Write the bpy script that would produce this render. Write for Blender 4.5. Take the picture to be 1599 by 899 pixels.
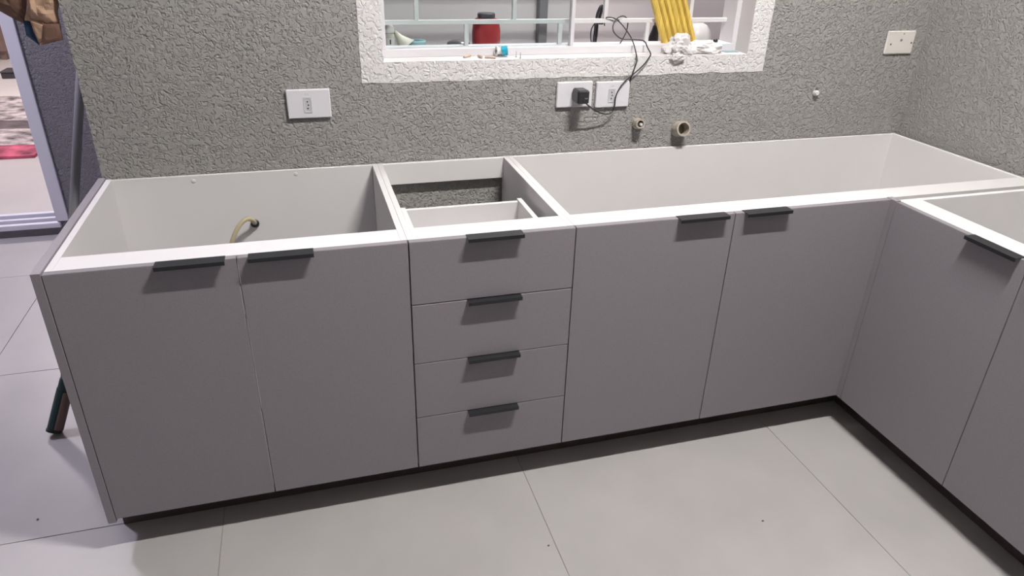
import bpy, bmesh, math, random
from mathutils import Vector, Matrix, noise

# ------------------------------------------------------------------ clear
for o in list(bpy.data.objects):
    bpy.data.objects.remove(o)
S = bpy.context.scene
COL = S.collection
random.seed(7)

# ------------------------------------------------------------------ camera (solved from the cabinet geometry)
CAM = Vector((0.54445, -1.49841, 1.42084))
PITCH, ROLL, YAW = 0.471007, 0.0272871, 0.2945413
F_PX, IMG_W = 1102.853, 1599.0
fwd = Vector((math.sin(YAW) * math.cos(PITCH), math.cos(YAW) * math.cos(PITCH), -math.sin(PITCH)))
rgt = Vector((math.cos(YAW), -math.sin(YAW), 0))
upv = rgt.cross(fwd)
r2 = rgt * math.cos(ROLL) + upv * math.sin(ROLL)
u2 = -rgt * math.sin(ROLL) + upv * math.cos(ROLL)
cd = bpy.data.cameras.new('camera')
cd.sensor_fit = 'HORIZONTAL'
cd.sensor_width = 36.0
cd.lens = 36.0 * F_PX / IMG_W
cd.clip_start = 0.02
cam = bpy.data.objects.new('camera', cd)
COL.objects.link(cam)
M = Matrix(((r2.x, u2.x, -fwd.x), (r2.y, u2.y, -fwd.y), (r2.z, u2.z, -fwd.z))).to_4x4()
M.translation = CAM
cam.matrix_world = M
S.camera = cam

# ------------------------------------------------------------------ world, exposure, lamp strengths
w = bpy.data.worlds.new('world')
S.world = w
w.use_nodes = True
w.node_tree.nodes['Background'].inputs[0].default_value = (0.62, 0.64, 0.72, 1)
w.node_tree.nodes['Background'].inputs[1].default_value = 0.15
S.view_settings.view_transform = 'Standard'
S.view_settings.look = 'None'
S.view_settings.gamma = 1.0
S.view_settings.use_curve_mapping = False
S.view_settings.exposure = 0.0
KITCHEN_TUBE = 1500.0      # emission strength of the kitchen tube
PASSAGE_LAMP = 200.0
LIVING_LAMP = 165.0
LAUNDRY_LAMP = 145.0

# ------------------------------------------------------------------ materials
MATS = {}
def mat(name, col, rough=0.5, var=0.0, vscale=20.0, bump=0.0, bscale=200.0, bdist=0.002, metal=0.0,
        emit=None, estr=0.0, stretch=None, trans=0.0, alpha=1.0, spec=0.5):
    if name in MATS:
        return MATS[name]
    m = bpy.data.materials.new(name)
    m.use_nodes = True
    nt = m.node_tree
    b = nt.nodes['Principled BSDF']
    b.inputs['Base Color'].default_value = (*col, 1)
    b.inputs['Roughness'].default_value = rough
    b.inputs['Metallic'].default_value = metal
    b.inputs['Specular IOR Level'].default_value = spec
    if trans:
        b.inputs['Transmission Weight'].default_value = trans
    if alpha < 1:
        b.inputs['Alpha'].default_value = alpha
    if emit:
        b.inputs['Emission Color'].default_value = (*emit, 1)
        b.inputs['Emission Strength'].default_value = estr
    tc = nt.nodes.new('ShaderNodeTexCoord')
    mp = nt.nodes.new('ShaderNodeMapping')
    nt.links.new(tc.outputs['Object'], mp.inputs[0])
    if stretch:
        mp.inputs['Scale'].default_value = stretch
    if var > 0:
        n = nt.nodes.new('ShaderNodeTexNoise')
        n.inputs['Scale'].default_value = vscale
        n.inputs['Detail'].default_value = 4
        nt.links.new(mp.outputs[0], n.inputs['Vector'])
        mx = nt.nodes.new('ShaderNodeMix')
        mx.data_type = 'RGBA'
        mx.inputs[6].default_value = (*[max(0, c * (1 - var)) for c in col], 1)
        mx.inputs[7].default_value = (*[min(1, c * (1 + var)) for c in col], 1)
        rp = nt.nodes.new('ShaderNodeValToRGB')
        rp.color_ramp.elements[0].position = 0.3
        rp.color_ramp.elements[1].position = 0.7
        nt.links.new(n.outputs['Fac'], rp.inputs[0])
        nt.links.new(rp.outputs[0], mx.inputs[0])
        nt.links.new(mx.outputs[2], b.inputs['Base Color'])
    if bump > 0:
        n2 = nt.nodes.new('ShaderNodeTexNoise')
        n2.inputs['Scale'].default_value = bscale
        n2.inputs['Detail'].default_value = 2
        nt.links.new(mp.outputs[0], n2.inputs['Vector'])
        bp = nt.nodes.new('ShaderNodeBump')
        bp.inputs['Strength'].default_value = bump
        bp.inputs['Distance'].default_value = bdist
        nt.links.new(n2.outputs['Fac'], bp.inputs['Height'])
        nt.links.new(bp.outputs[0], b.inputs['Normal'])
    MATS[name] = m
    return m

def plaster(name, col, strength=0.8, scale=82.0, dist=0.005, var=0.06):
    """worm-like roller texture plaster"""
    m = bpy.data.materials.new(name)
    m.use_nodes = True
    nt = m.node_tree
    b = nt.nodes['Principled BSDF']
    b.inputs['Roughness'].default_value = 0.62
    b.inputs['Specular IOR Level'].default_value = 0.35
    tc = nt.nodes.new('ShaderNodeTexCoord')
    n = nt.nodes.new('ShaderNodeTexNoise')
    n.inputs['Scale'].default_value = scale
    n.inputs['Detail'].default_value = 3.0
    n.inputs['Roughness'].default_value = 0.45
    n.inputs['Distortion'].default_value = 1.3
    nt.links.new(tc.outputs['Object'], n.inputs['Vector'])
    rp = nt.nodes.new('ShaderNodeValToRGB')
    rp.color_ramp.elements[0].position = 0.30
    rp.color_ramp.elements[1].position = 0.54
    nt.links.new(n.outputs['Fac'], rp.inputs[0])
    bp = nt.nodes.new('ShaderNodeBump')
    bp.inputs['Strength'].default_value = strength
    bp.inputs['Distance'].default_value = dist
    nt.links.new(rp.outputs[0], bp.inputs['Height'])
    nt.links.new(bp.outputs[0], b.inputs['Normal'])
    n3 = nt.nodes.new('ShaderNodeTexNoise')
    n3.inputs['Scale'].default_value = 3.0
    n3.inputs['Detail'].default_value = 5
    nt.links.new(tc.outputs['Object'], n3.inputs['Vector'])
    mx = nt.nodes.new('ShaderNodeMix')
    mx.data_type = 'RGBA'
    mx.inputs[6].default_value = (*[c * (1 - var) for c in col], 1)
    mx.inputs[7].default_value = (*[c * (1 + var) for c in col], 1)
    nt.links.new(n3.outputs['Fac'], mx.inputs[0])
    nt.links.new(mx.outputs[2], b.inputs['Base Color'])
    MATS[name] = m
    return m

plaster('plaster_grey', (0.375, 0.366, 0.352))
plaster('plaster_purple', (0.27, 0.26, 0.285))
plaster('plaster_white', (0.80, 0.785, 0.785), strength=0.55, scale=60, var=0.02)
mat('paint_white', (0.66, 0.635, 0.635), 0.5, 0.02, 8, 0.15, 90, 0.002)
mat('ceiling_white', (0.8, 0.8, 0.79), 0.8)
mat('laundry_paint', (0.62, 0.585, 0.595), 0.5, 0.03, 3)
mat('floor_tile', (0.43, 0.415, 0.41), 0.38, 0.05, 4.5, 0.05, 30, 0.001)
mat('grout', (0.30, 0.28, 0.265), 0.8)
mat('living_floor', (0.62, 0.58, 0.56), 0.35, 0.06, 2.0)
mat('laminate_grey', (0.288, 0.268, 0.292), 0.48, 0.07, 420, 0.12, 900, 0.0005, spec=0.15)
mat('edge_grey_dimmed', (0.25, 0.237, 0.25), 0.6, spec=0.1)  # grey darkened to offset strong lamp light on the top edges
mat('laminate_white', (0.665, 0.65, 0.655), 0.5, 0.012, 6, spec=0.1)
mat('white_board_lit', (0.79, 0.775, 0.775), 0.5, 0.012, 6, spec=0.2)  # white lightened, paints in the brighter light on inner panels
mat('plinth_board', (0.085, 0.066, 0.062), 0.5, 0.08, 60)
mat('handle_metal', (0.028, 0.029, 0.033), 0.4, 0.05, 200, metal=0.3)
mat('outlet_white', (0.80, 0.79, 0.83), 0.28)
mat('outlet_inner', (0.62, 0.62, 0.65), 0.35)
mat('hole_dark', (0.02, 0.02, 0.02), 0.7)
mat('ivory_plastic', (0.78, 0.74, 0.69), 0.35)
mat('black_plastic', (0.022, 0.022, 0.028), 0.35)
mat('cord_rubber', (0.03, 0.03, 0.033), 0.5)
mat('pvc_beige', (0.46, 0.41, 0.35), 0.45, 0.12, 40)
mat('pvc_inner', (0.20, 0.18, 0.13), 0.6)
mat('hose_yellow', (0.70, 0.62, 0.42), 0.25, trans=0.35)
mat('frame_white', (0.68, 0.665, 0.69), 0.45, spec=0.25)
mat('frame_lavender', (0.85, 0.84, 0.93), 0.4)
mat('bar_white', (0.66, 0.65, 0.66), 0.4)
mat('yellow_plastic', (0.66, 0.47, 0.10), 0.6, 0.2, 14, stretch=(6, 1, 0.5))
mat('red_plastic', (0.36, 0.03, 0.035), 0.3)
mat('lid_dark', (0.06, 0.055, 0.065), 0.3)
mat('lid_grey', (0.13, 0.13, 0.14), 0.22, metal=0.5)
mat('teal_plastic', (0.02, 0.36, 0.50), 0.3)
mat('teal_glass', (0.30, 0.48, 0.52), 0.15, alpha=0.75)
mat('cream_plastic', (0.56, 0.54, 0.46), 0.45)
mat('white_plastic', (0.70, 0.69, 0.68), 0.35)
mat('cloth_white', (0.62, 0.60, 0.60), 0.8, 0.03, 30)
mat('bowl_white', (0.46, 0.455, 0.45), 0.4, spec=0.3)
mat('wood_plug', (0.52, 0.40, 0.32), 0.6)
mat('steel', (0.35, 0.34, 0.34), 0.35, metal=0.8)
mat('pole_grey', (0.24, 0.235, 0.26), 0.6)
mat('grip_green', (0.018, 0.045, 0.05), 0.35)
mat('grip_bronze', (0.16, 0.10, 0.085), 0.35)
mat('paper_brown', (0.55, 0.36, 0.25), 0.75, 0.18, 14, 0.3, 60, 0.004)
mat('card_brown', (0.19, 0.105, 0.075), 0.7, 0.1, 20)
mat('blue_print', (0.02, 0.06, 0.14), 0.5, 0.2, 20)
mat('rug_magenta', (0.48, 0.10, 0.16), 0.95, 0.65, 9, 0.6, 60, 0.01)
mat('rug_dark', (0.14, 0.11, 0.12), 0.95, 0.3, 12, 0.6, 60, 0.01)
mat('rug_grey', (0.40, 0.35, 0.35), 0.95, 0.85, 11, 0.6, 60, 0.01)
mat('wood_brown', (0.20, 0.13, 0.11), 0.5, 0.2, 6)
mat('box_dark', (0.05, 0.045, 0.05), 0.5)
mat('post_grey', (0.20, 0.195, 0.205), 0.45)
mat('stone_ledge', (0.55, 0.53, 0.53), 0.4, 0.08, 30)

def glass_mat():
    m = bpy.data.materials.new('window_glass')
    m.use_nodes = True
    nt = m.node_tree
    nt.nodes.clear()
    out = nt.nodes.new('ShaderNodeOutputMaterial')
    tr = nt.nodes.new('ShaderNodeBsdfTransparent')
    tr.inputs[0].default_value = (0.93, 0.965, 0.96, 1)
    gl = nt.nodes.new('ShaderNodeBsdfGlossy')
    gl.inputs['Roughness'].default_value = 0.02
    mv = 0.035   # thin pane: plain weak reflection
    mx = nt.nodes.new('ShaderNodeMixShader')
    mx.inputs[0].default_value = mv
    nt.links.new(tr.outputs[0], mx.inputs[1])
    nt.links.new(gl.outputs[0], mx.inputs[2])
    nt.links.new(mx.outputs[0], out.inputs[0])
    MATS['window_glass'] = m
glass_mat()

# ------------------------------------------------------------------ helpers
def link(name, bm, m, parent=None, loc=None, smooth=False):
    """bmesh in world coordinates -> one object whose origin sits at loc (default: base centre)"""
    bm.verts.ensure_lookup_table()
    if loc is None:
        xs = [v.co.x for v in bm.verts]; ys = [v.co.y for v in bm.verts]; zs = [v.co.z for v in bm.verts]
        loc = Vector(((min(xs) + max(xs)) / 2, (min(ys) + max(ys)) / 2, min(zs)))
    loc = Vector(loc)
    for v in bm.verts:
        v.co -= loc
    bmesh.ops.recalc_face_normals(bm, faces=bm.faces[:])
    me = bpy.data.meshes.new(name)
    bm.to_mesh(me)
    bm.free()
    me.materials.append(MATS[m])
    if smooth:
        for p in me.polygons:
            p.use_smooth = True
    o = bpy.data.objects.new(name, me)
    COL.objects.link(o)
    if parent is not None:
        o.parent = parent
        base = Vector((0, 0, 0))
        q = parent
        while q is not None:
            base += q.location
            q = q.parent
        o.location = loc - base
    else:
        o.location = loc
    return o

def tag(o, label=None, cat=None, group=None, kind=None):
    if label: o['label'] = label
    if cat: o['category'] = cat
    if group: o['group'] = group
    if kind: o['kind'] = kind
    return o

def thing(name, loc, label, cat, group=None):
    o = bpy.data.objects.new(name, None)
    o.empty_display_size = 0.05
    COL.objects.link(o)
    o.location = loc
    return tag(o, label, cat, group)

def bx(bm, x0, x1, y0, y1, z0, z1, bev=0.0):
    r = bmesh.ops.create_cube(bm, size=1.0)
    vs = r['verts']
    for v in vs:
        v.co = Vector((x0 + (v.co.x + .5) * (x1 - x0), y0 + (v.co.y + .5) * (y1 - y0), z0 + (v.co.z + .5) * (z1 - z0)))
    if bev > 0:
        es = list({e for v in vs for e in v.link_edges})
        bmesh.ops.bevel(bm, geom=es, offset=bev, segments=1, affect='EDGES')

def box(name, x0, x1, y0, y1, z0, z1, m, parent=None, bev=0.0):
    bm = bmesh.new()
    bx(bm, x0, x1, y0, y1, z0, z1, bev)
    return link(name, bm, m, parent)

def lathe(bm, prof, c, axis=Vector((0, 0, 1)), n=24, cap=True):
    """prof: list of (radius, height along axis)"""
    axis = Vector(axis).normalized()
    a = axis.orthogonal().normalized()
    b = axis.cross(a)
    rings = []
    for r, h in prof:
        ring = []
        for i in range(n):
            t = 2 * math.pi * i / n
            ring.append(bm.verts.new(Vector(c) + axis * h + (a * math.cos(t) + b * math.sin(t)) * max(r, 1e-5)))
        rings.append(ring)
    for k in range(len(rings) - 1):
        for i in range(n):
            bm.faces.new((rings[k][i], rings[k][(i + 1) % n], rings[k + 1][(i + 1) % n], rings[k + 1][i]))
    if cap:
        bm.faces.new(rings[0][::-1])
        bm.faces.new(rings[-1])

def catmull(pts, sub=6):
    P = [Vector(p) for p in pts]
    out = []
    for i in range(len(P) - 1):
        p0 = P[max(i - 1, 0)]; p1 = P[i]; p2 = P[i + 1]; p3 = P[min(i + 2, len(P) - 1)]
        for k in range(sub):
            t = k / sub
            out.append(0.5 * ((2 * p1) + (-p0 + p2) * t + (2 * p0 - 5 * p1 + 4 * p2 - p3) * t * t + (-p0 + 3 * p1 - 3 * p2 + p3) * t ** 3))
    out.append(P[-1])
    return out

def tube(bm, pts, r, n=10, cap=True):
    pts = [Vector(p) for p in pts]
    rad = r if isinstance(r, (list, tuple)) else [r] * len(pts)
    d0 = (pts[1] - pts[0]).normalized()
    a = d0.orthogonal().normalized()
    rings = []
    for i, p in enumerate(pts):
        d = (pts[min(i + 1, len(pts) - 1)] - pts[max(i - 1, 0)]).normalized()
        a = (a - d * a.dot(d)).normalized()
        b = d.cross(a)
        rings.append([bm.verts.new(p + (a * math.cos(2 * math.pi * k / n) + b * math.sin(2 * math.pi * k / n)) * rad[i]) for k in range(n)])
    for j in range(len(rings) - 1):
        for k in range(n):
            bm.faces.new((rings[j][k], rings[j][(k + 1) % n], rings[j + 1][(k + 1) % n], rings[j + 1][k]))
    if cap:
        bm.faces.new(rings[0][::-1]); bm.faces.new(rings[-1])

def ray(u, v):
    d = fwd + r2 * (u - IMG_W / 2) / F_PX - u2 * (v - 449.5) / F_PX
    return d
def at_y(u, v, y):
    """where the sight line of a measured photo point meets the plane at depth y"""
    d = ray(u, v)
    return CAM + d * ((y - CAM.y) / d.y)
def at_z(u, v, z):
    d = ray(u, v)
    return CAM + d * ((z - CAM.z) / d.z)

# ------------------------------------------------------------------ dimensions
YW = 0.632           # face of the kitchen back wall
XR = 2.70            # face of the right wall
ZC = 3.00            # ceiling
YF = 2.27            # face of the far passage wall
ZB, ZT = 0.105, 0.77  # underside of the doors, top of the carcasses
X1, X2, X3, X4, XC = 0.3733, 0.7465, 1.1600, 1.6056, 2.1007
YB = 0.6255          # back of the carcasses
XE = 2.672           # right end of the corner carcass

# ------------------------------------------------------------------ structure: floor with tiles
floor = tag(box('floor', -2.3, XR + .1, -5.1, YF + .02, -0.08, -0.0018, 'grout'), kind='structure')
TX, TY, JX, JY, G = 0.828, 0.845, 0.228, 0.098, 0.0022
tile_me = None
for i in range(-4, 4):
    for j in range(-7, 3):
        x0, x1 = JX + i * TX + G / 2, JX + (i + 1) * TX - G / 2
        y0, y1 = JY + j * TY + G / 2, JY + (j + 1) * TY - G / 2
        x0 = max(x0, -2.2); x1 = min(x1, XR); y0 = max(y0, -5.0); y1 = min(y1, YF)
        if x1 - x0 < .02 or y1 - y0 < .02:
            continue
        bm = bmesh.new()
        bx(bm, x0, x1, y0, y1, -0.01, 0.0, 0.0006)
        link('tile', bm, 'floor_tile', floor)

# ------------------------------------------------------------------ structure: kitchen back wall with window opening
WX0, WX1, WZ0, WZ1 = 0.785, 1.985, 1.067, 2.10
WT = 0.80            # outside face of the kitchen wall
bm = bmesh.new()
RV = 0.006           # thickness of the white lining of the opening
bx(bm, -0.01, WX0 - RV, YW, WT, 0, ZC)
bx(bm, WX1 + RV, XR + .1, YW, WT, 0, ZC)
bx(bm, WX0 - RV, WX1 + RV, YW, WT, 0, WZ0 - RV)
bx(bm, WX0 - RV, WX1 + RV, YW, WT, WZ1 + RV, ZC)
tag(link('wall_back', bm, 'plaster_grey'), kind='structure')
tag(box('wall_right', XR, XR + .1, -5.1, YW, 0, ZC, 'plaster_grey'), kind='structure')
tag(box('wall_partition', 0.0, 0.10, WT, YF, 0, ZC, 'plaster_purple'), kind='structure')
tag(box('wall_front', -2.3, XR + .1, -5.1, -5.0, 0, ZC, 'plaster_purple'), kind='structure')
tag(box('wall_left', -2.3, -2.2, -5.0, YF, 0, ZC, 'plaster_grey'), kind='structure')
tag(box('ceiling', -2.3, XR + .1, -5.1, YF + .1, ZC, ZC + .08, 'ceiling_white'), kind='structure')

# white painted band around the window, rough hand-cut edges, and the reveal of the opening
def band_strip(bm, p, q, wdir, width, jag, n=60):
    """strip along p->q with slightly wavering outer edge, 4 mm proud of the wall"""
    p, q, wdir = Vector(p), Vector(q), Vector(wdir)
    f0, f1, b0, b1 = [], [], [], []
    for i in range(n + 1):
        t = i / n
        c = p.lerp(q, t)
        wv = width + jag * noise.noise(Vector((c.x * 23, c.z * 23, 3.1)))
        f0.append(bm.verts.new(c + Vector((0, -0.0025, 0))))
        f1.append(bm.verts.new(c + wdir * wv + Vector((0, -0.0012, 0))))
        b1.append(bm.verts.new(c + wdir * wv + Vector((0, 0.001, 0))))
        b0.append(bm.verts.new(c + Vector((0, 0.001, 0))))
    for i in range(n):
        bm.faces.new((f0[i], f0[i + 1], f1[i + 1], f1[i]))
        bm.faces.new((f1[i], f1[i + 1], b1[i + 1], b1[i]))
    bm.faces.new((f0[0], f1[0], b1[0], b0[0])); bm.faces.new((f0[-1], f1[-1], b1[-1], b0[-1]))
bm = bmesh.new()
BW = 0.066
band_strip(bm, (WX0 - BW, YW, WZ0), (WX1 + BW + .005, YW, WZ0), (0, 0, -1), 0.058, 0.004)
band_strip(bm, (WX0, YW, WZ0), (WX0, YW, WZ1), (-1, 0, 0), BW, 0.004)
band_strip(bm, (WX1, YW, WZ0), (WX1, YW, WZ1), (1, 0, 0), BW + .005, 0.004)
band_strip(bm, (WX0 - BW, YW, WZ1), (WX1 + BW, YW, WZ1), (0, 0, 1), 0.06, 0.004)
tag(link('trim_1', bm, 'plaster_white'), kind='structure')
bm = bmesh.new()
bx(bm, WX0 - .006, WX1 + .006, YW - .0015, WT, WZ0 - .006, WZ0, .0015)       # sill
bx(bm, WX0 - .006, WX0, YW - .0015, WT, WZ0, WZ1)
bx(bm, WX1, WX1 + .006, YW - .0015, WT, WZ0, WZ1)
bx(bm, WX0 - .006, WX1 + .006, YW - .0015, WT, WZ1, WZ1 + .006)
tag(link('trim_2', bm, 'paint_white'), kind='structure')

# ------------------------------------------------------------------ window: fixed frame, sliding sash with glass
FY0, FY1 = 0.705, 0.785
win = bpy.data.objects.new('window_1', None)
COL.objects.link(win)
win.location = ((WX0 + WX1) / 2, (FY0 + FY1) / 2, WZ0)
tag(win, kind='structure')
box('frame_rail', WX0, WX1, FY0, FY1, WZ0, 1.0905, 'frame_white', win, .001)
box('frame_rail', WX0, WX1, FY0, FY1, WZ1 - .025, WZ1, 'frame_white', win, .001)
box('frame_stile', WX0, 0.803, FY0, FY1, 1.0905, WZ1 - .025, 'frame_white', win, .001)
box('frame_stile', 1.967, WX1, FY0, FY1, 1.0905, WZ1 - .025, 'frame_white', win, .001)
sash = box('sash_stile', 1.385, 1.397, 0.709, 0.731, 1.0905, WZ1 - .025, 'frame_white', win, .001)
box('glass_pane', 0.803, 1.385, 0.718, 0.722, 1.0905, WZ1 - .025, 'window_glass', win)

# ------------------------------------------------------------------ grille outside the glass, brick-pattern bars
GY = 0.760
gr = thing('window_grille', ((WX0 + WX1) / 2, GY, 1.0905), 'white steel grille with staggered square bars in the window', 'grille')
B2 = 0.0065
zrow = [1.160, 1.315, 1.470, 1.625, 1.780, 1.935]
for z in zrow:
    box('horizontal_bar', 0.803, 1.967, GY - B2, GY + B2, z - B2, z + B2, 'bar_white', gr, .0008)
edges = [1.0905] + zrow + [2.075]
for k in range(len(edges) - 1):
    x = (1.0585 if k % 2 == 0 else 0.9045)
    z0 = edges[k] + (B2 if k else 0); z1 = edges[k + 1] - (B2 if k < len(edges) - 2 else 0)
    while x < 1.95:
        box('vertical_bar', x - B2, x + B2, GY - B2, GY + B2, z0, z1, 'bar_white', gr, .0008)
        x += 0.3075

# ------------------------------------------------------------------ laundry beyond the window
tag(box('wall_laundry', 0.10, 4.2, 2.2, 2.3, 0, ZC, 'laundry_paint'), kind='structure')
tag(box('wall_laundry_end', 4.1, 4.2, WT, 2.2, 0, ZC, 'laundry_paint'), kind='structure')
tag(box('floor_laundry', 0.10, 4.2, WT, 2.2, -0.08, 0.0, 'floor_tile'), kind='structure')
tag(box('ceiling_laundry', XR + .1, 4.2, WT - .1, 2.3, ZC, ZC + .08, 'ceiling_white'), kind='structure')
tag(box('wall_laundry_front', XR + .1, 4.2, WT - .1, WT, 0, ZC, 'laundry_paint'), kind='structure')
LZ = 1.05
ld = thing('laundry_counter', (1.5, .92, 0), 'pale stone ledge outside the window carrying jars and bowls', 'counter')
box('ledge_slab', 0.30, 2.60, WT + .025, 1.02, LZ - .03, LZ, 'stone_ledge', ld, .002)
for x in (0.32, 1.45, 2.55):
    box('ledge_support', x, x + .05, WT + .025, 1.00, 0, LZ - .03, 'stone_ledge', ld)
pp = thing('wall_pipe', (1.78, 2.17, 0), 'dark grey vertical post on the laundry wall behind the glass', 'post')
bm = bmesh.new(); bx(bm, 1.757, 1.803, 2.15, 2.2, 0, ZC, .003); link('post', bm, 'post_grey', pp)
box('wall_bracket', 1.745, 1.815, 2.185, 2.2, .84, .87, 'post_grey', pp)

# ------------------------------------------------------------------ passage wall with doorway to the living room
DX0, DX1 = -1.62, -0.682
bm = bmesh.new()
bx(bm, -2.3, DX0, YF, YF + .1, 0, ZC)
bx(bm, DX1, 0.10, YF, YF + .1, 0, ZC)
bx(bm, DX0, DX1, YF, YF + .1, 2.1, ZC)
bx(bm, DX0, DX1, YF, YF + .1, -.05, 0.040)
tag(link('wall_passage', bm, 'plaster_purple'), kind='structure')
d1 = bpy.data.objects.new('door_1', None)
COL.objects.link(d1); d1.location = (-1.15, YF, 0); tag(d1, kind='structure')
box('door_jamb', -0.682, -0.627, YF - .012, YF + .1, 0.072, 2.16, 'frame_lavender', d1, .002)
box('door_jamb', DX0 - .055, DX0, YF - .012, YF + .1, 0.072, 2.16, 'frame_lavender', d1, .002)
box('door_head', DX0, DX1, YF - .012, YF + .1, 2.10, 2.16, 'frame_lavender', d1, .002)
box('track_rail', DX0 - .03, -0.668, YF - .014, YF + .012, 0.040, 0.066, 'frame_lavender', d1, .002)
box('track_rail', DX0, DX1, YF + .030, YF + .052, 0.040, 0.078, 'frame_lavender', d1, .002)
box('track_rail', DX0, DX1, YF + .072, YF + .1, 0.040, 0.090, 'frame_lavender', d1, .002)

LF = 0.085   # living room floor level
tag(box('floor_living', -5.0, 1.5, YF + .1, 9.0, -.05, LF, 'living_floor'), kind='structure')
tag(box('wall_living_back', -5.0, 1.5, 9.0, 9.1, 0, ZC, 'ceiling_white'), kind='structure')
tag(box('wall_living_left', -5.1, -5.0, YF, 9.1, 0, ZC, 'ceiling_white'), kind='structure')
tag(box('wall_living_right', 1.5, 1.6, YF + .1, 9.1, 0, ZC, 'ceiling_white'), kind='structure')
tag(box('wall_living_near', -5.0, -2.3, YF, YF + .1, 0, ZC, 'ceiling_white'), kind='structure')
tag(box('wall_living_near_right', .10, 1.5, 2.3, YF + .12, 0, ZC, 'ceiling_white'), kind='structure')
tag(box('ceiling_living', -5.1, 1.6, YF + .1, 9.1, ZC, ZC + .08, 'ceiling_white'), kind='structure')

# ------------------------------------------------------------------ lamps
def emis(name, col, st):
    return mat(name, (0.9, 0.9, 0.9), 0.5, emit=col, estr=st)
emis('kitchen_glow', (1.0, 0.965, 0.93), KITCHEN_TUBE)
emis('passage_glow', (0.85, 0.81, 1.0), PASSAGE_LAMP)
emis('living_glow', (1.0, 0.90, 0.92), LIVING_LAMP)
emis('laundry_glow', (1.0, 0.93, 0.95), LAUNDRY_LAMP)

LX, LY = 1.54, -0.68
lamp = thing('ceiling_tube_lamp', (LX, LY, ZC), 'white linear strip lamp fixed to the kitchen ceiling', 'lamp')
bm = bmesh.new(); bx(bm, LX - .34, LX + .34, LY - .03, LY + .03, ZC - .05, ZC, .003); link('housing', bm, 'white_plastic', lamp)
bm = bmesh.new(); bx(bm, LX - .29, LX + .29, LY - .015, LY + .015, ZC - .052, ZC - .0502); link('light_strip', bm, 'kitchen_glow', lamp)
for s in (-1, 1):
    box('end_cap', LX + s * .345 - .005, LX + s * .345 + .005, LY - .032, LY + .032, ZC - .053, ZC, 'white_plastic', lamp)

def ceiling_disc(x, y, r, glow, label):
    t = thing('ceiling_lamp', (x, y, ZC), label, 'lamp')
    bm = bmesh.new(); lathe(bm, [(r + .02, -.03), (r + .02, 0)], (x, y, ZC), n=32); link('rim', bm, 'white_plastic', t)
    bm = bmesh.new(); lathe(bm, [(r * .9, -.038), (r, -.031)], (x, y, ZC), n=32); link('diffuser', bm, glow, t)
ceiling_disc(-1.20, 1.50, .16, 'passage_glow', 'round cool white lamp on the passage ceiling')
ceiling_disc(-1.6, 5.2, .25, 'living_glow', 'round lamp on the living room ceiling')
ceiling_disc(1.9, 1.35, .18, 'laundry_glow', 'round lamp on the laundry ceiling')

# ------------------------------------------------------------------ cabinet parts
def handle(parent, x0, x1, ztop, yfront=0.0, ax='x'):
    """folded edge pull: plate lying on the door's top edge, short lip in front"""
    bm = bmesh.new()
    prof = [(0.015, 0.0), (0.015, 0.002), (-0.0175, 0.002), (-0.0175, -0.007), (-0.0155, -0.007), (-0.0155, 0.0)]
    ends = []
    for x in (x0, x1):
        ring = []
        for (d, z) in prof:
            if ax == 'x':
                ring.append(bm.verts.new((x, yfront + d, ztop + z)))
            else:
                ring.append(bm.verts.new((yfront + d, x, ztop + z)))
        ends.append(ring)
    n = len(prof)
    for i in range(n):
        bm.faces.new((ends[0][i], ends[0][(i + 1) % n], ends[1][(i + 1) % n], ends[1][i]))
    bm.faces.new(ends[0]); bm.faces.new(ends[1][::-1])
    return tag(link('handle', bm, 'handle_metal', parent), 'dark grey folded metal edge pull')

T = 0.015
def carcass(root, x0, x1, back=True, rail=0.070, side_mat='laminate_white'):
    box('side_panel', x0, x0 + T, .018, YB, ZB, ZT, 'laminate_white', root, .0006)
    box('side_panel', x1 - T, x1, .018, YB, ZB, ZT, side_mat, root, .0006)
    box('bottom_panel', x0 + T, x1 - T, .018, YB, ZB, ZB + T, 'laminate_white', root)
    box('front_rail', x0 + T, x1 - T, .018, .018 + rail, ZT - T, ZT - .0004, 'laminate_white', root, .0006)
    if back:
        box('back_panel', x0 + T, x1 - T, YB - .012, YB - .0005, ZB + T, ZT - .0008, 'white_board_lit', root, .0004)
    else:
        box('back_rail', x0 + T, x1 - T, YB - .016, YB - .001, ZT - .066, ZT - .0008, 'white_board_lit', root, .0004)

GAP = 0.0012
# left cabinet
cab1 = thing('base_cabinet', ((X2) / 2, .31, ZB), 'open-topped grey two-door base cabinet at the left end of the run', 'cabinet', None)
carcass(cab1, 0.0, X2 - .0002)
tag(box('end_panel', -0.0195, -0.0012, 0.0, YB + .004, 0.094, ZT + .004, 'laminate_grey', cab1, .0006), 'tall grey finishing panel closing the left side')
dA = box('door', 0.0005, X1 - GAP, 0, .0175, ZB, ZT, 'laminate_grey', cab1, .0008)
dB = box('door', X1 + GAP, X2 - GAP, 0, .0175, ZB, ZT, 'laminate_grey', cab1, .0008)
handle(dA, .2105, .3505, ZT)
handle(dB, .3975, .5355, ZT)
box('edge_glint', X1 - GAP - .0002, X1 - GAP + .0006, .001, .0165, .13, .36, 'laminate_white', dA)  # white strips painting the light glint on the door's edge
box('edge_glint', X1 - GAP - .0002, X1 - GAP + .0006, .001, .0165, .63, .70, 'laminate_white', dA)
for x in (.03, .70):
    for y in (.15, .55):
        bm = bmesh.new(); lathe(bm, [(.022, 0), (.022, .008), (.014, .012), (.014, ZB)], (x, y, 0), n=14); link('foot', bm, 'black_plastic', cab1)

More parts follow.
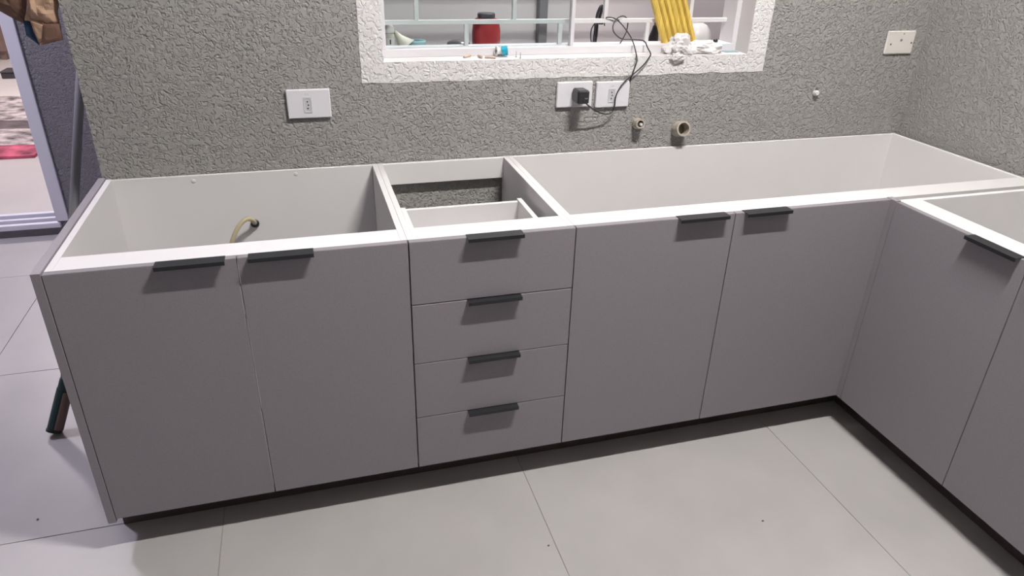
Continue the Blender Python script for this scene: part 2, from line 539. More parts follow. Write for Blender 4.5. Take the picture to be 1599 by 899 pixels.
# drawer cabinet
cab2 = thing('drawer_cabinet', ((X2 + X3) / 2, .31, ZB), 'narrow grey cabinet with four stacked drawers and an open top', 'cabinet')
carcass(cab2, X2 + .0003, X3 - .0003, back=False)
dz = [(ZB, .2685), (.2705, .4355), (.4375, .6035), (.6060, ZT)]
for k, (z0, z1) in enumerate(dz):
    d = box('drawer', X2 + GAP + .0006, X3 - GAP, 0, .0175, z0, z1, 'laminate_grey', cab2, .0008)
    handle(d, .8850, 1.0225, z1 - (0 if k == 3 else .0014))
    d_top = d
    zb = z0 + .02; zt = min(z1 - .025, z0 + .114)
    box('drawer_side', .7770, .7900, .0190, .352, zb, zt + (.004 if k == 3 else 0), 'laminate_white', d, .0004)
    box('drawer_side', 1.1130, 1.1265, .0190, .352, zb, zt + (.006 if k == 3 else 0), 'laminate_white', d, .0004)
    box('drawer_back', .7900, 1.1130, .338, .351, zb, zt, 'laminate_white', d, .0004)
    box('drawer_bottom', .7900, 1.1130, .0190, .338, zb + .005, zb + .010, 'laminate_white', d)
for x in (.78, 1.13):
    for y in (.15, .55):
        bm = bmesh.new(); lathe(bm, [(.022, 0), (.022, .008), (.014, .012), (.014, ZB)], (x, y, 0), n=14); link('foot', bm, 'black_plastic', cab2)

# corner (sink) cabinet
cab3 = thing('corner_cabinet', ((X3 + XE) / 2, .31, ZB), 'long open-topped corner base cabinet below the window with two grey doors', 'cabinet')
carcass(cab3, X3 + .0002, XE, side_mat='white_board_lit')  # right side in the lightened white, imitating light falling on it
dC = box('door', X3 + GAP, X4 - GAP, 0, .0175, ZB, ZT, 'laminate_grey', cab3, .0008)
dD = box('door', X4 + GAP, XC - .0005, 0, .0175, ZB, ZT, 'laminate_grey', cab3, .0008)
handle(dC, 1.4385, 1.5795, ZT)
handle(dD, 1.6325, 1.7685, ZT)
for x in (1.2, 1.95, 2.6):
    for y in (.15, .55):
        bm = bmesh.new(); lathe(bm, [(.022, 0), (.022, .008), (.014, .012), (.014, ZB)], (x, y, 0), n=14); link('foot', bm, 'black_plastic', cab3)

# right-hand run, facing left
RY0, RY1 = -0.006, -0.845
cab4 = thing('side_cabinet', (2.39, -.43, ZB), 'open-topped grey base cabinet along the right wall, facing left', 'cabinet')
xa = XC + .018
box('side_panel', xa, XE, RY0 - T, RY0, ZB, ZT, 'white_board_lit', cab4, .0006)  # lightened white imitates the light on this inner side
box('side_panel', xa, XE, RY1, RY1 + T, ZB, ZT, 'laminate_white', cab4, .0006)
box('bottom_panel', xa, XE, RY1 + T, RY0 - T, ZB, ZB + T, 'laminate_white', cab4)
box('front_rail', xa, xa + .070, RY1 + T, RY0 - T, ZT - T, ZT - .0004, 'laminate_white', cab4, .0006)
box('back_panel', XE - .012, XE, RY1 + T, RY0 - T, ZB + T, ZT - .0008, 'white_board_lit', cab4, .0004)
YS = -0.0182
tag(box('filler_strip', XC, XC + .0178, YS + .001, 0.0172, ZB, ZT + .002, 'laminate_grey', cab4, .0006), 'slim grey filler strip closing the inner corner')
dE = box('door', XC, XC + .0175, -0.4274 + GAP, YS - GAP, ZB, ZT, 'laminate_grey', cab4, .0008)
dF = box('door', XC, XC + .0175, RY1, -0.4274 - GAP, ZB, ZT, 'laminate_grey', cab4, .0008)
handle(dE, -.4060, -.2640, ZT, XC, 'y')
handle(dF, -.5900, -.4490, ZT, XC, 'y')
for x in (2.25, 2.62):
    for y in (-.08, -.75):
        bm = bmesh.new(); lathe(bm, [(.022, 0), (.022, .008), (.014, .012), (.014, ZB)], (x, y, 0), n=14); link('foot', bm, 'black_plastic', cab4)

# edging strips added along the front tops, darker grey to mute the lamp light
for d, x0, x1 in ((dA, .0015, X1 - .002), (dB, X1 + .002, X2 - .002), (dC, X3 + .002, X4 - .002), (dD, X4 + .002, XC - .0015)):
    box('top_edging_dimmed', x0, x1, .0008, .0167, ZT - .0004, ZT + .0003, 'edge_grey_dimmed', d)
box('top_edging_dimmed', X2 + .0025, X3 - .002, .0008, .0167, ZT - .0004, ZT + .0003, 'edge_grey_dimmed', d_top)
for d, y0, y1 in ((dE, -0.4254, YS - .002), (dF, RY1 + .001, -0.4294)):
    box('top_edging_dimmed', XC + .0008, XC + .0167, y0, y1, ZT - .0004, ZT + .0003, 'edge_grey_dimmed', d)

# plinths
PY = 0.094
tag(box('plinth', -0.0195, 1.046, PY, PY + .015, 0, ZB - .0125, 'plinth_board', None, .0006), 'dark kick board under the left cabinet and drawers', 'kick board')
tag(box('plinth', 1.0475, XC + .094, PY, PY + .015, 0, ZB - .0005, 'plinth_board', None, .0006), 'dark kick board under the corner cabinet doors', 'kick board')
tag(box('plinth', XC + .094, XC + .109, RY1, PY - .001, 0, ZB - .0005, 'plinth_board', None, .0006), 'dark kick board under the right-hand cabinet', 'kick board')

# ------------------------------------------------------------------ hose inside the left cabinet
hz = thing('gas_hose', (.372, YB - .012, .61), 'yellowish clear hose curling out of the left cabinet back', 'hose')
yb = YB - .0125
pts = [(.3727, yb - .002, .614), (.3722, yb - .018, .622), (.367, yb - .035, .6375), (.355, yb - .048, .645), (.338, yb - .058, .636),
       (.320, yb - .065, .612), (.306, yb - .068, .580), (.298, yb - .066, .54), (.296, yb - .06, .46), (.31, yb - .05, .36), (.33, yb - .05, .25), (.36, yb - .06, .14)]
bm = bmesh.new(); tube(bm, catmull(pts, 6), .0068, 12); link('hose', bm, 'hose_yellow', hz, smooth=True)
bm = bmesh.new(); lathe(bm, [(.0125, 0), (.0125, .006), (.009, .009), (.0075, .009)], (.3725, yb, .612), (0, -1, 0.05), 20); link('grommet', bm, 'black_plastic', hz)
# two plastic back-panel clips
for i, (u, v) in enumerate(((302, 282.5), (462, 271.5))):
    c = at_y(u, v, yb)
    bm = bmesh.new(); lathe(bm, [(.006, 0), (.005, .001), (.002, .0016)], (c.x, yb, c.z), (0, -1, 0), 14)
    link('panel_clip', bm, 'white_board_lit', cab1)

# ------------------------------------------------------------------ wall fittings
def text_mesh(s, size, m, parent, loc):
    cu = bpy.data.curves.new('mark', 'FONT')
    cu.body = s; cu.size = size; cu.align_x = 'CENTER'; cu.extrude = 0.0001
    ob = bpy.data.objects.new('tmp', cu)
    COL.objects.link(ob)
    dg = bpy.context.evaluated_depsgraph_get()
    me = bpy.data.meshes.new_from_object(ob.evaluated_get(dg))
    bpy.data.objects.remove(ob)
    me.materials.clear(); me.materials.append(MATS[m])
    me.transform(Matrix.Rotation(math.pi / 2, 4, 'X'))
    o = bpy.data.objects.new('rating_mark', me)
    COL.objects.link(o)
    o.parent = parent
    o.location = Vector(loc) - parent.location
    return o

def outlet(x0, x1, z0, z1, label, plug_x=None, socket=True, tilt=0.0):
    t = thing('wall_outlet', ((x0 + x1) / 2, YW, (z0 + z1) / 2), label, 'outlet', 'white outlets on the back wall')
    bm = bmesh.new()
    bx(bm, x0, x1, YW - .011, YW + .001, z0, z1, .0022)
    link('cover_plate', bm, 'outlet_white', t)
    xc, zc = (x0 + x1) / 2 - .004, (z0 + z1) / 2 - .003
    if socket:
        # module with its hexagonal recess
        hexo = [(-.0115, -.022), (.0115, -.022), (.0115, .022), (-.0115, .022)]
        hexi = [(-.0045, -.0185), (.0045, -.0185), (.0092, -.012), (.0092, .012), (.0045, .0185), (-.0045, .0185), (-.0092, .012), (-.0092, -.012)]
        bm = bmesh.new()
        yf = YW - .0122
        fo = [bm.verts.new((xc + a * 1.0, yf, zc + b)) for a, b in [(-.0115, -.022), (.0115, -.022), (.0115, -.012), (.0115, .012), (.0115, .022), (-.0115, .022), (-.0115, .012), (-.0115, -.012)]]
        fi = [bm.verts.new((xc + a, yf, zc + b)) for a, b in hexi]
        fb = [bm.verts.new((xc + a * .9, yf + .0009, zc + b * .95)) for a, b in hexi]
        fs = [bm.verts.new((v.co.x, YW - .0105, v.co.z)) for v in fo]
        order = [0, 1, 2, 3, 4, 5, 6, 7]
        for i in order:
            j = (i + 1) % 8
            bm.faces.new((fo[i], fo[j], fi[j], fi[i]))
            bm.faces.new((fi[i], fi[j], fb[j], fb[i]))
            bm.faces.new((fo[i], fs[i], fs[j], fo[j]))
        bm.faces.new(fb)
        mod = link('socket_module', bm, 'outlet_inner', t)
        for dx, dzz in ((0, .0095), (.0022, 0), (0, -.0095)):
            bm = bmesh.new(); lathe(bm, [(.0021, 0), (.0021, .0006)], (xc + dx, yf + .0008, zc + dzz), (0, -1, 0), 10); link('pin_hole', bm, 'hole_dark', mod)
        text_mesh('20A', .008, 'outlet_inner', t, (xc, YW - .0113, zc + .027))
    return t
outlet(.5045, .6255, .9175, .9985, 'white wall outlet alone above the left cabinet')
oc = outlet(1.318, 1.437, .917, .996, 'white wall outlet with the black charger plugged in', socket=False)
outlet(1.4505, 1.5655, .912, .993, 'white empty wall outlet right of the charger, below the window')

# charger
ch = thing('phone_charger', (1.388, YW - .011, .945), 'black cube charger plugged into the outlet under the window', 'charger')
bm = bmesh.new()
bx(bm, 1.368, 1.407, YW - .064, YW - .0112, .937, .979, .005)
link('body', bm, 'black_plastic', ch)
bm = bmesh.new(); bx(bm, 1.371, 1.404, YW - .0655, YW - .0638, .940, .976, .0008); fc = link('face_plate', bm, 'cord_rubber', ch)
bm = bmesh.new(); bx(bm, 1.390, 1.400, YW - .0662, YW - .0650, .953, .957); link('port', bm, 'steel', ch)

# cord: charger > droop > up over the sill > loops round the grille bar
cd_ = thing('charging_cord', (1.45, .61, .94), 'thin black cable looping from the charger up over the window sill', 'cable')
def P(u, v, y): return tuple(at_y(u, v, y))
sA = [P(911.5, 157.5, .566), P(918, 164, .575), P(930, 173, .59), P(945, 178, .603), P(955, 175.5, .61), P(959.5, 166, .613), P(961.5, 151, .614), P(968, 137, .615), P(977, 126, .616), P(987, 117.5, .618),
      P(998, 108, .618), P(1007, 99, .619), P(1012, 92, .62), P(1016, 84.5, .640), P(1011, 74, .675), P(1005.6, 64, .698), P(990, 61.5, .705), P(971, 60.6, .715), P(960, 52, .725), P(957, 44, .733), P(959, 35, .74), P(964, 28.5, .745), P(972, 25, .75), P(978, 27.5, .772), P(980.5, 34.5, .775), P(978.5, 48, .765), P(974, 58, .75), P(968, 68, .745)]
sB = [P(982.5, 132, .624), P(984, 124, .621), P(987, 117, .6145), P(991, 106, .616), P(994.3, 96, .617), P(994.2, 88, .622), P(992, 78, .66), P(989, 67, .70), P(984, 56, .715), P(978, 47, .727), P(970, 37, .74), P(962, 30, .745), P(954, 27.3, .748), P(947, 27.5, .752), P(944, 30, .775), P(944, 40, .785)]
bm = bmesh.new(); tube(bm, catmull(sA, 5), .0021, 8); link('cable', bm, 'cord_rubber', cd_, smooth=True)
bm = bmesh.new(); tube(bm, catmull(sB, 5), .0021, 8); link('cable', bm, 'cord_rubber', cd_, smooth=True)

# blank ivory plate near the corner
t = thing('blank_plate', (2.592, YW, 1.095), 'ivory switch cover with two screws near the wall corner', 'cover plate')
bm = bmesh.new(); bx(bm, 2.534, 2.652, YW - .008, YW + .001, 1.056, 1.134, .003); link('cover_plate', bm, 'ivory_plastic', t)
for x, z in ((2.553, 1.090), (2.640, 1.0935)):
    bm = bmesh.new(); lathe(bm, [(.0032, 0), (.0032, .0012), (.0015, .0018)], (x, YW - .008, z), (0, -1, 0), 12); link('screw', bm, 'steel', t)
bm = bmesh.new(); lathe(bm, [(.0045, 0), (.0045, .0006)], (2.594, YW - .008, 1.103), (0, -1, 0), 10); link('hole', bm, 'post_grey', t)
bm = bmesh.new(); lathe(bm, [(.003, 0), (.003, .0006)], (2.600, YW - .008, 1.124), (0, -1, 0), 10); link('hole', bm, 'pvc_beige', t)

# white plug left in the wall
t = thing('wall_plug', (2.289, YW, .931), 'small white plastic stub sticking out of the grey wall', 'plug')
bm = bmesh.new(); lathe(bm, [(.011, 0), (.010, .010), (.006, .016)], (2.288, YW - .0005, .929), (-.15, -1, .1), 14); link('stub', bm, 'white_plastic', t)
bm = bmesh.new(); lathe(bm, [(.004, 0), (.0035, .012)], (2.2885, YW - .0005, .942), (0, -1, .4), 10); link('nub', bm, 'post_grey', t)

# water inlet stub
t = thing('water_inlet', (1.604, YW, .863), 'beige water pipe stub with a dark threaded mouth on the wall', 'pipe')
c = Vector((1.610, YW - .001, .853)); ax = Vector((-.12, -1, .18)).normalized()
bm = bmesh.new(); lathe(bm, [(.019, 0), (.0185, .012), (.016, .026), (.0155, .034), (.0105, .034), (.0105, .018)], c, ax, 20, cap=False); link('fitting', bm, 'pvc_beige', t, smooth=False)
bm = bmesh.new(); lathe(bm, [(.0108, .017), (.0108, .020)], c, ax, 18); link('bore', bm, 'hole_dark', t)
bm = bmesh.new(); lathe(bm, [(.0055, .020), (.0045, .034)], c + Vector((.003, 0, -.002)), ax, 12); link('thread_tip', bm, 'white_plastic', t)
# drain pipe stub
t = thing('drain_pipe', (1.764, YW, .823), 'open beige drain pipe stub projecting from the grey wall', 'pipe')
c = Vector((1.764, YW - .001, .826)); ax = Vector((-.05, -1, .28)).normalized()
bm = bmesh.new(); lathe(bm, [(.0255, -.004), (.025, .044), (.0195, .0445), (.019, .004)], c, ax, 26, cap=False); link('pipe_wall', bm, 'pvc_beige', t, smooth=False)
bm = bmesh.new(); lathe(bm, [(.0195, .004), (.0195, .006)], c, ax, 24); link('bore', bm, 'pvc_inner', t)

# ------------------------------------------------------------------ things on the sill
def pellet(u0, v0, u1, v1, r, label):
    a, b = at_z(u0, v0, WZ0 + r), at_z(u1, v1, WZ0 + r)
    t = thing('wall_anchor', ((a + b) / 2) - Vector((0, 0, r)), label, 'wall plug', None)
    d = (b - a); L = d.length
    bm = bmesh.new(); lathe(bm, [(r * .7, 0), (r, L * .12), (r, L * .8), (r * .75, L)], a, d, 12); o = link('barrel', bm, 'wood_plug', t)
    bm = bmesh.new(); lathe(bm, [(r * 1.15, L * .8), (r * 1.15, L * .9)], a, d, 12); link('collar', bm, 'wood_plug', t)
pellet(724, 89, 735, 86.5, .0038, 'tan wall anchor lying leftmost on the white sill')
pellet(746.5, 86.5, 752.5, 89.5, .0038, 'short tan wall anchor lying slantwise in the middle of the sill row')
pellet(757, 89, 766, 89.3, .0036, 'tan wall anchor lying just left of the tape roll')
pellet(766.5, 89.5, 774, 90, .0036, 'tan wall anchor touching the tape roll on the sill')
c = at_z(783, 88, WZ0)
t = thing('tape_roll', (c.x, c.y, WZ0), 'small teal and white sealing tape roll on the sill', 'tape roll')
ax = Vector((1, -.25, .12)).normalized()
c2 = Vector((c.x - .018, c.y, WZ0 + .0145))
bm = bmesh.new(); lathe(bm, [(.006, 0), (.0135, 0), (.014, .004), (.0095, .007), (.006, .007)], c2 + Vector((0, 0, .001)), Vector((1, .1, -.1)), 20, cap=False); link('flange', bm, 'white_plastic', t)
bm = bmesh.new(); lathe(bm, [(.005, .007), (.0105, .007), (.0105, .018), (.005, .018)], c2, ax, 20, cap=False); link('tape', bm, 'white_plastic', t)
bm = bmesh.new(); lathe(bm, [(.006, .018), (.0145, .018), (.0145, .036), (.009, .037), (.006, .034)], c2, ax, 20, cap=False); link('teal_case', bm, 'teal_plastic', t)
for i, (u, v) in enumerate(((806, 90), (812.5, 92))):
    c = at_z(u, v - 1, WZ0)
    if c.y < YW + .004: c.y = YW + .004
    t = thing('screw', (c.x, c.y, WZ0), ('thin steel screw standing on the sill, nearer the tape roll', 'thin steel screw standing at the very front edge of the sill')[i], 'screw', None)
    bm = bmesh.new(); lathe(bm, [(.0034, 0), (.0034, .001), (.0012, .002)], (c.x, c.y, WZ0), n=10); link('head', bm, 'steel', t)
    bm = bmesh.new(); lathe(bm, [(.0011, .002), (.0010, .015), (.0002, .018)], (c.x, c.y, WZ0), n=8); link('shank', bm, 'steel', t)
c = at_z(644, 88, WZ0)
bm = bmesh.new(); lathe(bm, [(.003, 0), (.004, .002), (.002, .0045)], (c.x, c.y, WZ0), n=10)
tag(link('metal_nut', bm, 'steel'), 'tiny dark nut at the left end of the sill', 'nut')

# crumpled white cloth
def crumple(name, c, rad, sc, seed, amp, m, parent=None, floor_z=None, sub=4, peak=0.0):
    bm = bmesh.new()
    bmesh.ops.create_icosphere(bm, subdivisions=sub, radius=1.0)
    for v in bm.verts:
        d = v.co.normalized()
        k = 1 + amp * noise.noise(d * 1.9 + Vector((seed, 0, 0))) + amp * .8 * abs(noise.noise(d * 3.7 + Vector((0, seed, 0)))) - amp * .4
        fold = amp * .14 * (abs(noise.noise(d * 6.5 + Vector((seed, seed, 1)))) - .2)
        sq = 1 - peak * max(0, d.z)
        v.co = Vector((d.x * rad[0] * sq, d.y * rad[1] * sq, d.z * rad[2])) * (k + fold) + Vector(c)
        if floor_z is not None and v.co.z < floor_z and v.co.y > YW - .004:
            v.co.z = floor_z + .0004
    return link(name, bm, m, parent)
cl = thing('cloth_rag', (1.83, .67, WZ0), 'crumpled white rag heaped on the right end of the sill', 'rag')
c = at_y(1063, 73, .668)
crumple('heap', (c.x, .668, WZ0 + .020), (.056, .038, .046), 1, 2.3, .42, 'cloth_white', cl, WZ0, 4, .45)
c = at_y(1092, 73, .685)
crumple('tail', (c.x + .012, .676, WZ0 + .012), (.068, .038, .027), 1, 5.1, .3, 'cloth_white', cl, WZ0, 4)
c = at_y(1058, 86, .628)
crumple('hanging_corner', (c.x, .6255, WZ0 - .006), (.026, .010, .016), 1, 8.4, .35, 'cloth_white', cl)
# clear wrapper edge under the rag
c = at_z(1118, 74, WZ0)
bm = bmesh.new(); bx(bm, 1.925, 1.975, .664, .700, WZ0, WZ0 + .0015)
tag(link('wrapper_sheet', bm, 'teal_glass'), 'flat clear plastic wrapper beside the white rag', 'wrapper') 

# yellow ridged block leaning on the grille
yb_ = thing('yellow_slat_pack', (1.785, .735, 1.0905), 'yellow ridged plastic pack leaning on the window grille', 'slat pack')
x0b, x1b, sl = 1.7225, 1.8490, -0.054 / 0.1275
NS = 6
for i in range(NS):
    a = x0b + (x1b - x0b) * i / NS; b = x0b + (x1b - x0b) * (i + 1) / NS
    bm = bmesh.new()
    prof = [(a + .0006, .7500), (b - .0006, .7500), (b - .0006, .7335), (b - .006, .7300 - .002 * (i % 2)), (a + .006, .7300 - .002 * (i % 3)), (a + .0006, .7335)]
    rings = []
    for z in (1.0910, 1.099, 1.40):
        rings.append([bm.verts.new((x + sl * (z - 1.0961), y, z)) for x, y in prof])
    for k in range(2):
        for q in range(6):
            bm.faces.new((rings[k][q], rings[k][(q + 1) % 6], rings[k + 1][(q + 1) % 6], rings[k + 1][q]))
    bm.faces.new(rings[0]); bm.faces.new(rings[-1][::-1])
    link('slat', bm, 'yellow_plastic', yb_)
# dark brush standing outside the bars
c0 = at_y(1021, 66, .80)
t = thing('dark_brush', (c0.x + .012, .83, LZ), 'dark upright brush behind the yellow pack outside the bars', 'brush')
bm = bmesh.new(); tube(bm, [(c0.x + .010, .83, LZ), (c0.x + .010, .83, LZ + .035), (c0.x + .016, .83, LZ + .07), (c0.x + .016, .83, LZ + .085)], [.020, .019, .012, .009], 14); link('bristles', bm, 'black_plastic', t)
bm = bmesh.new(); tube(bm, [(c0.x + .016, .83, LZ + .083), (c0.x + .012, .83, LZ + .17)], .007, 12); link('handle', bm, 'wood_brown', t)

# black cable bundle behind the bar
t = thing('cable_bundle', (1.50, .79, 1.08), 'black folded cable bundle standing behind the grille bars', 'cable')
Y = .792
up = [P(931.5, 31, Y), P(933, 22, Y), P(937, 12, Y), P(939.5, 9, Y + .006), P(940, 15, Y + .012), P(937, 25, Y + .014), P(936, 34, Y + .014)]
bm = bmesh.new(); tube(bm, catmull(up, 6), .0048, 10); link('loop', bm, 'black_plastic', t, smooth=True)
for k, q in enumerate(([(930, 33), (929, 48), (926, 72)], [(933, 34), (932, 50), (929, 72)], [(929, 36), (923.5, 46), (922.5, 60), (925, 70)])):
    bm = bmesh.new(); tube(bm, catmull([P(u, v, Y + .003 * k) for u, v in q], 5), .0042 if k < 2 else .002, 8); link('strand', bm, 'black_plastic', t, smooth=True)
bm = bmesh.new(); tube(bm, [P(929, 36.3, Y), P(941, 36.3, Y + .01)], .0045, 10); link('tie', bm, 'black_plastic', t)

# small black knob on the frame at the right
c = at_y(1117.5, 62, .735)
t = thing('black_knob', (c.x, .735, 1.0905), 'small black knob standing at the right end of the window frame', 'knob')
bm = bmesh.new(); lathe(bm, [(.006, 0), (.008, .004), (.0075, .009), (.003, .012)], (c.x, .735, 1.0905), n=16); link('cap', bm, 'black_plastic', t)

# ------------------------------------------------------------------ things on the ledge outside
def at_l(u, y): return at_y(u, 72, y).x
# red jar
x = at_l(759, .95)
t = thing('red_jar', (x, .95, LZ), 'red barrel-shaped jar with a black lid outside the window', 'jar')
bm = bmesh.new(); lathe(bm, [(.044, 0), (.0475, .004), (.0485, .035), (.0480, .060), (.0445, .082), (.038, .096), (.034, .100)], (x, .95, LZ), n=36); link('body', bm, 'red_plastic', t, smooth=True)
bm = bmesh.new(); lathe(bm, [(.028, .099), (.0295, .101), (.0300, .113), (.027, .116)], (x, .95, LZ), n=28); link('lid', bm, 'lid_dark', t)
# dark pot lid
x = at_l(716, .93)
t = thing('pot_lid', (x, .93, LZ), 'low dark grey domed lid left of the red jar', 'lid')
bm = bmesh.new(); lathe(bm, [(.038, 0), (.041, .004), (.041, .016), (.037, .026), (.024, .033), (.012, .035)], (x, .93, LZ), n=32); link('dome', bm, 'lid_grey', t, smooth=True)
bm = bmesh.new(); lathe(bm, [(.0412, .002), (.0432, .004), (.0432, .007), (.0412, .009)], (x, .93, LZ), n=32, cap=False); link('rim', bm, 'lid_dark', t)
# teal bowl
x = at_l(651, .93)
t = thing('glass_bowl', (x, .93, LZ), 'shallow bluish glass bowl beside the cream funnel', 'bowl')
bm = bmesh.new(); lathe(bm, [(.020, 0), (.027, .010), (.031, .030), (.029, .036), (.026, .030), (.018, .008)], (x, .93, LZ), n=28, cap=False); link('bowl', bm, 'teal_glass', t, smooth=True)
bm = bmesh.new(); lathe(bm, [(.020, 0), (.0205, .003)], (x, .93, LZ), n=28); link('base', bm, 'teal_glass', t)
# cream funnel
a = at_y(617, 47, .92); x = at_l(632, .92)
t = thing('plastic_funnel', (x, .92, LZ), 'cream plastic funnel tipped over near the white bottle', 'funnel')
bm = bmesh.new()
base = Vector((x + .004, .92, LZ + .0225)); apex = Vector((a.x, .93, a.z))
ax = (apex - base); L = ax.length
lathe(bm, [(.030, 0), (.031, .002), (.011, L * .62), (.005, L), (.004, L), (.009, L * .62), (.028, .004)], base, ax, 28, cap=False)
mz = min(v.co.z for v in bm.verts)
for v in bm.verts: v.co.z += LZ - mz
link('cone', bm, 'cream_plastic', t, smooth=True)
bm = bmesh.new(); lathe(bm, [(.031, -.001), (.033, -.001), (.033, .003), (.031, .003)], base + Vector((0, 0, LZ - mz)), ax, 28, cap=False); link('rim', bm, 'cream_plastic', t)
# white bottle
x = at_l(609, .93) + .0
t = thing('white_bottle', (x, .93, LZ), 'white capped bottle at the left end of the outside ledge', 'bottle')
bm = bmesh.new(); lathe(bm, [(.015, 0), (.017, .003), (.017, .050), (.014, .058)], (x, .93, LZ), n=22); bd = link('body', bm, 'cream_plastic', t, smooth=True)
bm = bmesh.new(); lathe(bm, [(.0172, .020), (.0174, .044)], (x, .93, LZ), n=22, cap=False); link('label_band', bm, 'white_plastic', bd)
bm = bmesh.new(); bx(bm, x - .002, x + .002, .9120, .9130, LZ + .026, LZ + .040); link('label_mark', bm, 'lid_dark', bd)
bm = bmesh.new(); lathe(bm, [(.0155, .058), (.0165, .062), (.0160, .074), (.010, .084), (.003, .087)], (x, .93, LZ), n=22); link('cap', bm, 'white_plastic', t, smooth=True)
# white upturned bowl
x = at_l(1084, .93)
t = thing('white_bowl', (x, .93, LZ), 'white upturned bowl behind the yellow pack', 'bowl')
bm = bmesh.new(); lathe(bm, [(.060, 0), (.061, .004), (.0585, .030), (.050, .056), (.036, .074), (.018, .084), (.004, .087)], (x, .93, LZ), n=36); link('dome', bm, 'bowl_white', t, smooth=True)
bm = bmesh.new(); lathe(bm, [(.061, 0), (.064, .002), (.061, .006)], (x, .93, LZ), n=36, cap=False); link('rim', bm, 'bowl_white', t)

# ------------------------------------------------------------------ squeegee-like pole leaning at the wall end
b = Vector((-.283, .535, .012))
_p = at_y(122, 152, .80) - b
top = b + _p * ((-.0135 - b.x) / _p.x)      # rests against the partition
pl = thing('leaning_pole', (b.x, b.y, 0), 'grey metal pole with a dark green grip leaning left of the cabinets', 'pole')
g0 = at_z(84.5, 673, .013); g1 = b.lerp(top, .17)
mid = at_y(101, 606, g1.y)
bm = bmesh.new(); tube(bm, [mid, mid.lerp(top, .5), top], .0125, 16); link('shaft', bm, 'pole_grey', pl, smooth=True)
ax = (mid - g0).normalized()
bm = bmesh.new(); tube(bm, [g0 + ax * .004, mid], .021, 20); gp = link('grip', bm, 'grip_green', pl, smooth=False)
bm = bmesh.new(); tube(bm, [mid - ax * .012, mid + ax * .030], .0195, 18); link('collar', bm, 'grip_green', pl)
side = Vector((r2.x, r2.y, 0)).normalized()
bm = bmesh.new(); tube(bm, [g0 + ax * .010 + side * .012 - Vector((0, .006, 0)), mid - ax * .01 + side * .012 - Vector((0, .006, 0))], .0145, 16); link('bronze_strip', bm, 'grip_bronze', gp)
bm = bmesh.new(); tube(bm, [g0, g0 + ax * .006], .0225, 20); link('end_cap', bm, 'black_plastic', gp)

# ------------------------------------------------------------------ brown paper bag at the wall end
bag = thing('paper_bag', (-.10, .72, 1.11), 'crumpled brown paper bag hanging at the left wall end', 'bag')
def sheet(name, uv, y, thick, m, parent, seed, amp=.012, n=10):
    """crumpled slab filling a photo-measured quad, with real depth"""
    bm = bmesh.new()
    q = [at_y(u, v, y) for u, v in uv]
    fr, bk = [], []
    for i in range(n + 1):
        rf, rb = [], []
        for j in range(n + 1):
            s, t_ = i / n, j / n
            p = (q[0] * (1 - s) + q[1] * s) * (1 - t_) + (q[3] * (1 - s) + q[2] * s) * t_
            k = 4 * s * (1 - s) * 4 * t_ * (1 - t_)
            dn = noise.noise(p * 24 + Vector((seed, 0, 0))) * amp + abs(noise.noise(p * 47 + Vector((0, seed, 0)))) * amp * .7
            jig = Vector((noise.noise(p * 30 + Vector((9, seed, 0))), 0, noise.noise(p * 30 + Vector((seed, 9, 0))))) * amp * .35
            bul = min(1, k * 2)
            rf.append(bm.verts.new(p + jig + Vector((0, -thick * .5 * bul - dn, 0))))
            rb.append(bm.verts.new(p + jig + Vector((0, thick * .5 * bul + .002, 0))))
        fr.append(rf); bk.append(rb)
    for i in range(n):
        for j in range(n):
            bm.faces.new((fr[i][j], fr[i + 1][j], fr[i + 1][j + 1], fr[i][j + 1]))
            bm.faces.new((bk[i][j], bk[i][j + 1], bk[i + 1][j + 1], bk[i + 1][j]))
    for i in range(n):
        for A, B in (((i, 0), (i + 1, 0)), ((i, n), (i + 1, n)), ((0, i), (0, i + 1)), ((n, i), (n, i + 1))):
            bm.faces.new((fr[A[0]][A[1]], fr[B[0]][B[1]], bk[B[0]][B[1]], bk[A[0]][A[1]]))
    return link(name, bm, m, parent)
sheet('bag_body', [(41, -70), (84, -70), (93, 38), (42, 32)], .662, .05, 'paper_brown', bag, 3.0, .016, 18)
sheet('bag_fold', [(-60, -70), (46, -70), (40, 38), (-60, -12)], .695, .05, 'card_brown', bag, 5.0, .006)
sheet('bag_mouth', [(44, 26), (72, 34), (70, 66), (61, 69)], .657, .012, 'paper_brown', bag, 7.0, .006)
sheet('bag_flap', [(68, 37), (94, 37), (98, 62), (64, 71)], .645, .010, 'card_brown', bag, 9.0, .002)
sheet('blue_print', [(36, 30), (48, 34), (62, 71), (41, 55)], .672, .012, 'blue_print', bag, 11.0, .003)
c = at_y(90, -60, .70)
bm = bmesh.new(); tube(bm, [(0.0, .82, c.z + .02), (-.06, .80, c.z + .02), (-.075, .72, c.z + .025), (-.075, .70, c.z + .015)], .004, 8); 
tag(link('hook', bm, 'steel', bag), 'steel hook')

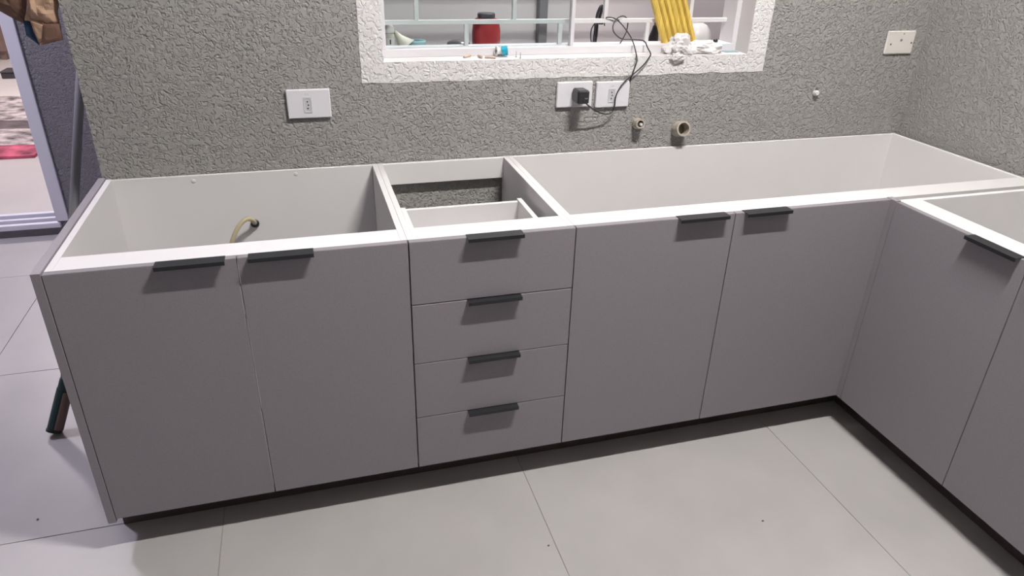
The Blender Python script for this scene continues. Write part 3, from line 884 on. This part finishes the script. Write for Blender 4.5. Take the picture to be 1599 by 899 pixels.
# ------------------------------------------------------------------ living room seen through the doorway
def at_lf(u, v): return at_z(u, v, LF)
q0, q1 = at_lf(0, 250), at_lf(58, 243)
rug = thing('patterned_rug', (q0.x, q0.y + 1, LF), 'grey speckled rug with a magenta border beyond the doorway', 'rug')
ys = [at_lf(20, 248).y, at_lf(20, 232).y, at_lf(20, 206).y, at_lf(20, 193).y, at_lf(20, 155).y]
cols = ['rug_magenta', 'rug_grey', 'rug_dark', 'rug_grey']
nm = ['magenta_border', 'speckled_field', 'dark_band', 'speckled_field']
for k in range(4):
    bm = bmesh.new()
    xr = q1.x + .0
    n = 24
    top_, bot_ = [], []
    for i in range(n + 1):
        x = xr - 2.2 * i / n
        wv = .05 * noise.noise(Vector((x * 2.1, k, 0)))
        wv2 = .05 * noise.noise(Vector((x * 2.1, k + 1, 0)))
        ya = ys[k] + (wv if k else 0) + .12 * (x - xr) * (0 if k == 0 else -.4); yb2 = ys[k + 1] + wv2 + .12 * (x - xr) * -.4
        z = LF + .018 + .01 * noise.noise(Vector((x * 4, k * 3, 0)))
        top_.append((bm.verts.new((x, ya, z)), bm.verts.new((x, yb2, z))))
        bot_.append((bm.verts.new((x, ya, LF)), bm.verts.new((x, yb2, LF))))
    for i in range(n):
        a, b_ = top_[i], top_[i + 1]; c_, d_ = bot_[i], bot_[i + 1]
        bm.faces.new((a[0], b_[0], b_[1], a[1]))
        bm.faces.new((c_[0], c_[1], d_[1], d_[0]))
        bm.faces.new((a[0], c_[0], d_[0], b_[0])); bm.faces.new((a[1], b_[1], d_[1], c_[1]))
    bm.faces.new((top_[0][0], top_[0][1], bot_[0][1], bot_[0][0])); bm.faces.new((top_[-1][0], bot_[-1][0], bot_[-1][1], top_[-1][1]))
    link(nm[k], bm, cols[k], rug)
c = at_lf(15, 123)
t = thing('floor_box', (c.x, c.y + .1, LF), 'flat dark box on the living room floor', 'box')
box('box_body', c.x - .06, c.x + .07, c.y, c.y + .2, LF, LF + .05, 'box_dark', t, .004)
box('box_lid', c.x - .065, c.x + .075, c.y - .005, c.y + .205, LF + .05, LF + .065, 'box_dark', t, .004)
c = at_lf(15, 94)
t = thing('wooden_stool', (c.x - .3, c.y + .2, LF), 'brown upholstered seat at the far side of the living room', 'seat')
box('seat_body', c.x - .9, c.x, c.y, c.y + .5, LF + .06, LF + .40, 'wood_brown', t, .03)
for sx in (-.85, -.08):
    for sy in (.03, .42):
        box('leg', c.x + sx, c.x + sx + .05, c.y + sy, c.y + sy + .05, LF, LF + .06, 'wood_brown', t)

# tiny crumbs on the kitchen floor
for i, (u, v) in enumerate(((856.5, 852), (1191, 813.5), (59, 811))):
    c = at_z(u, v, 0.0)
    bm = bmesh.new(); bmesh.ops.create_icosphere(bm, subdivisions=1, radius=.0028)
    for vv in bm.verts: vv.co = Vector((vv.co.x * 1.3, vv.co.y, vv.co.z * .6 + .0016)) + c
    tag(link('crumb', bm, 'card_brown'), ('dark crumb on the floor tile before the drawers', 'tiny crumb on the floor tile before the corner doors', 'tiny crumb on the floor left of the end panel')[i], 'crumb')
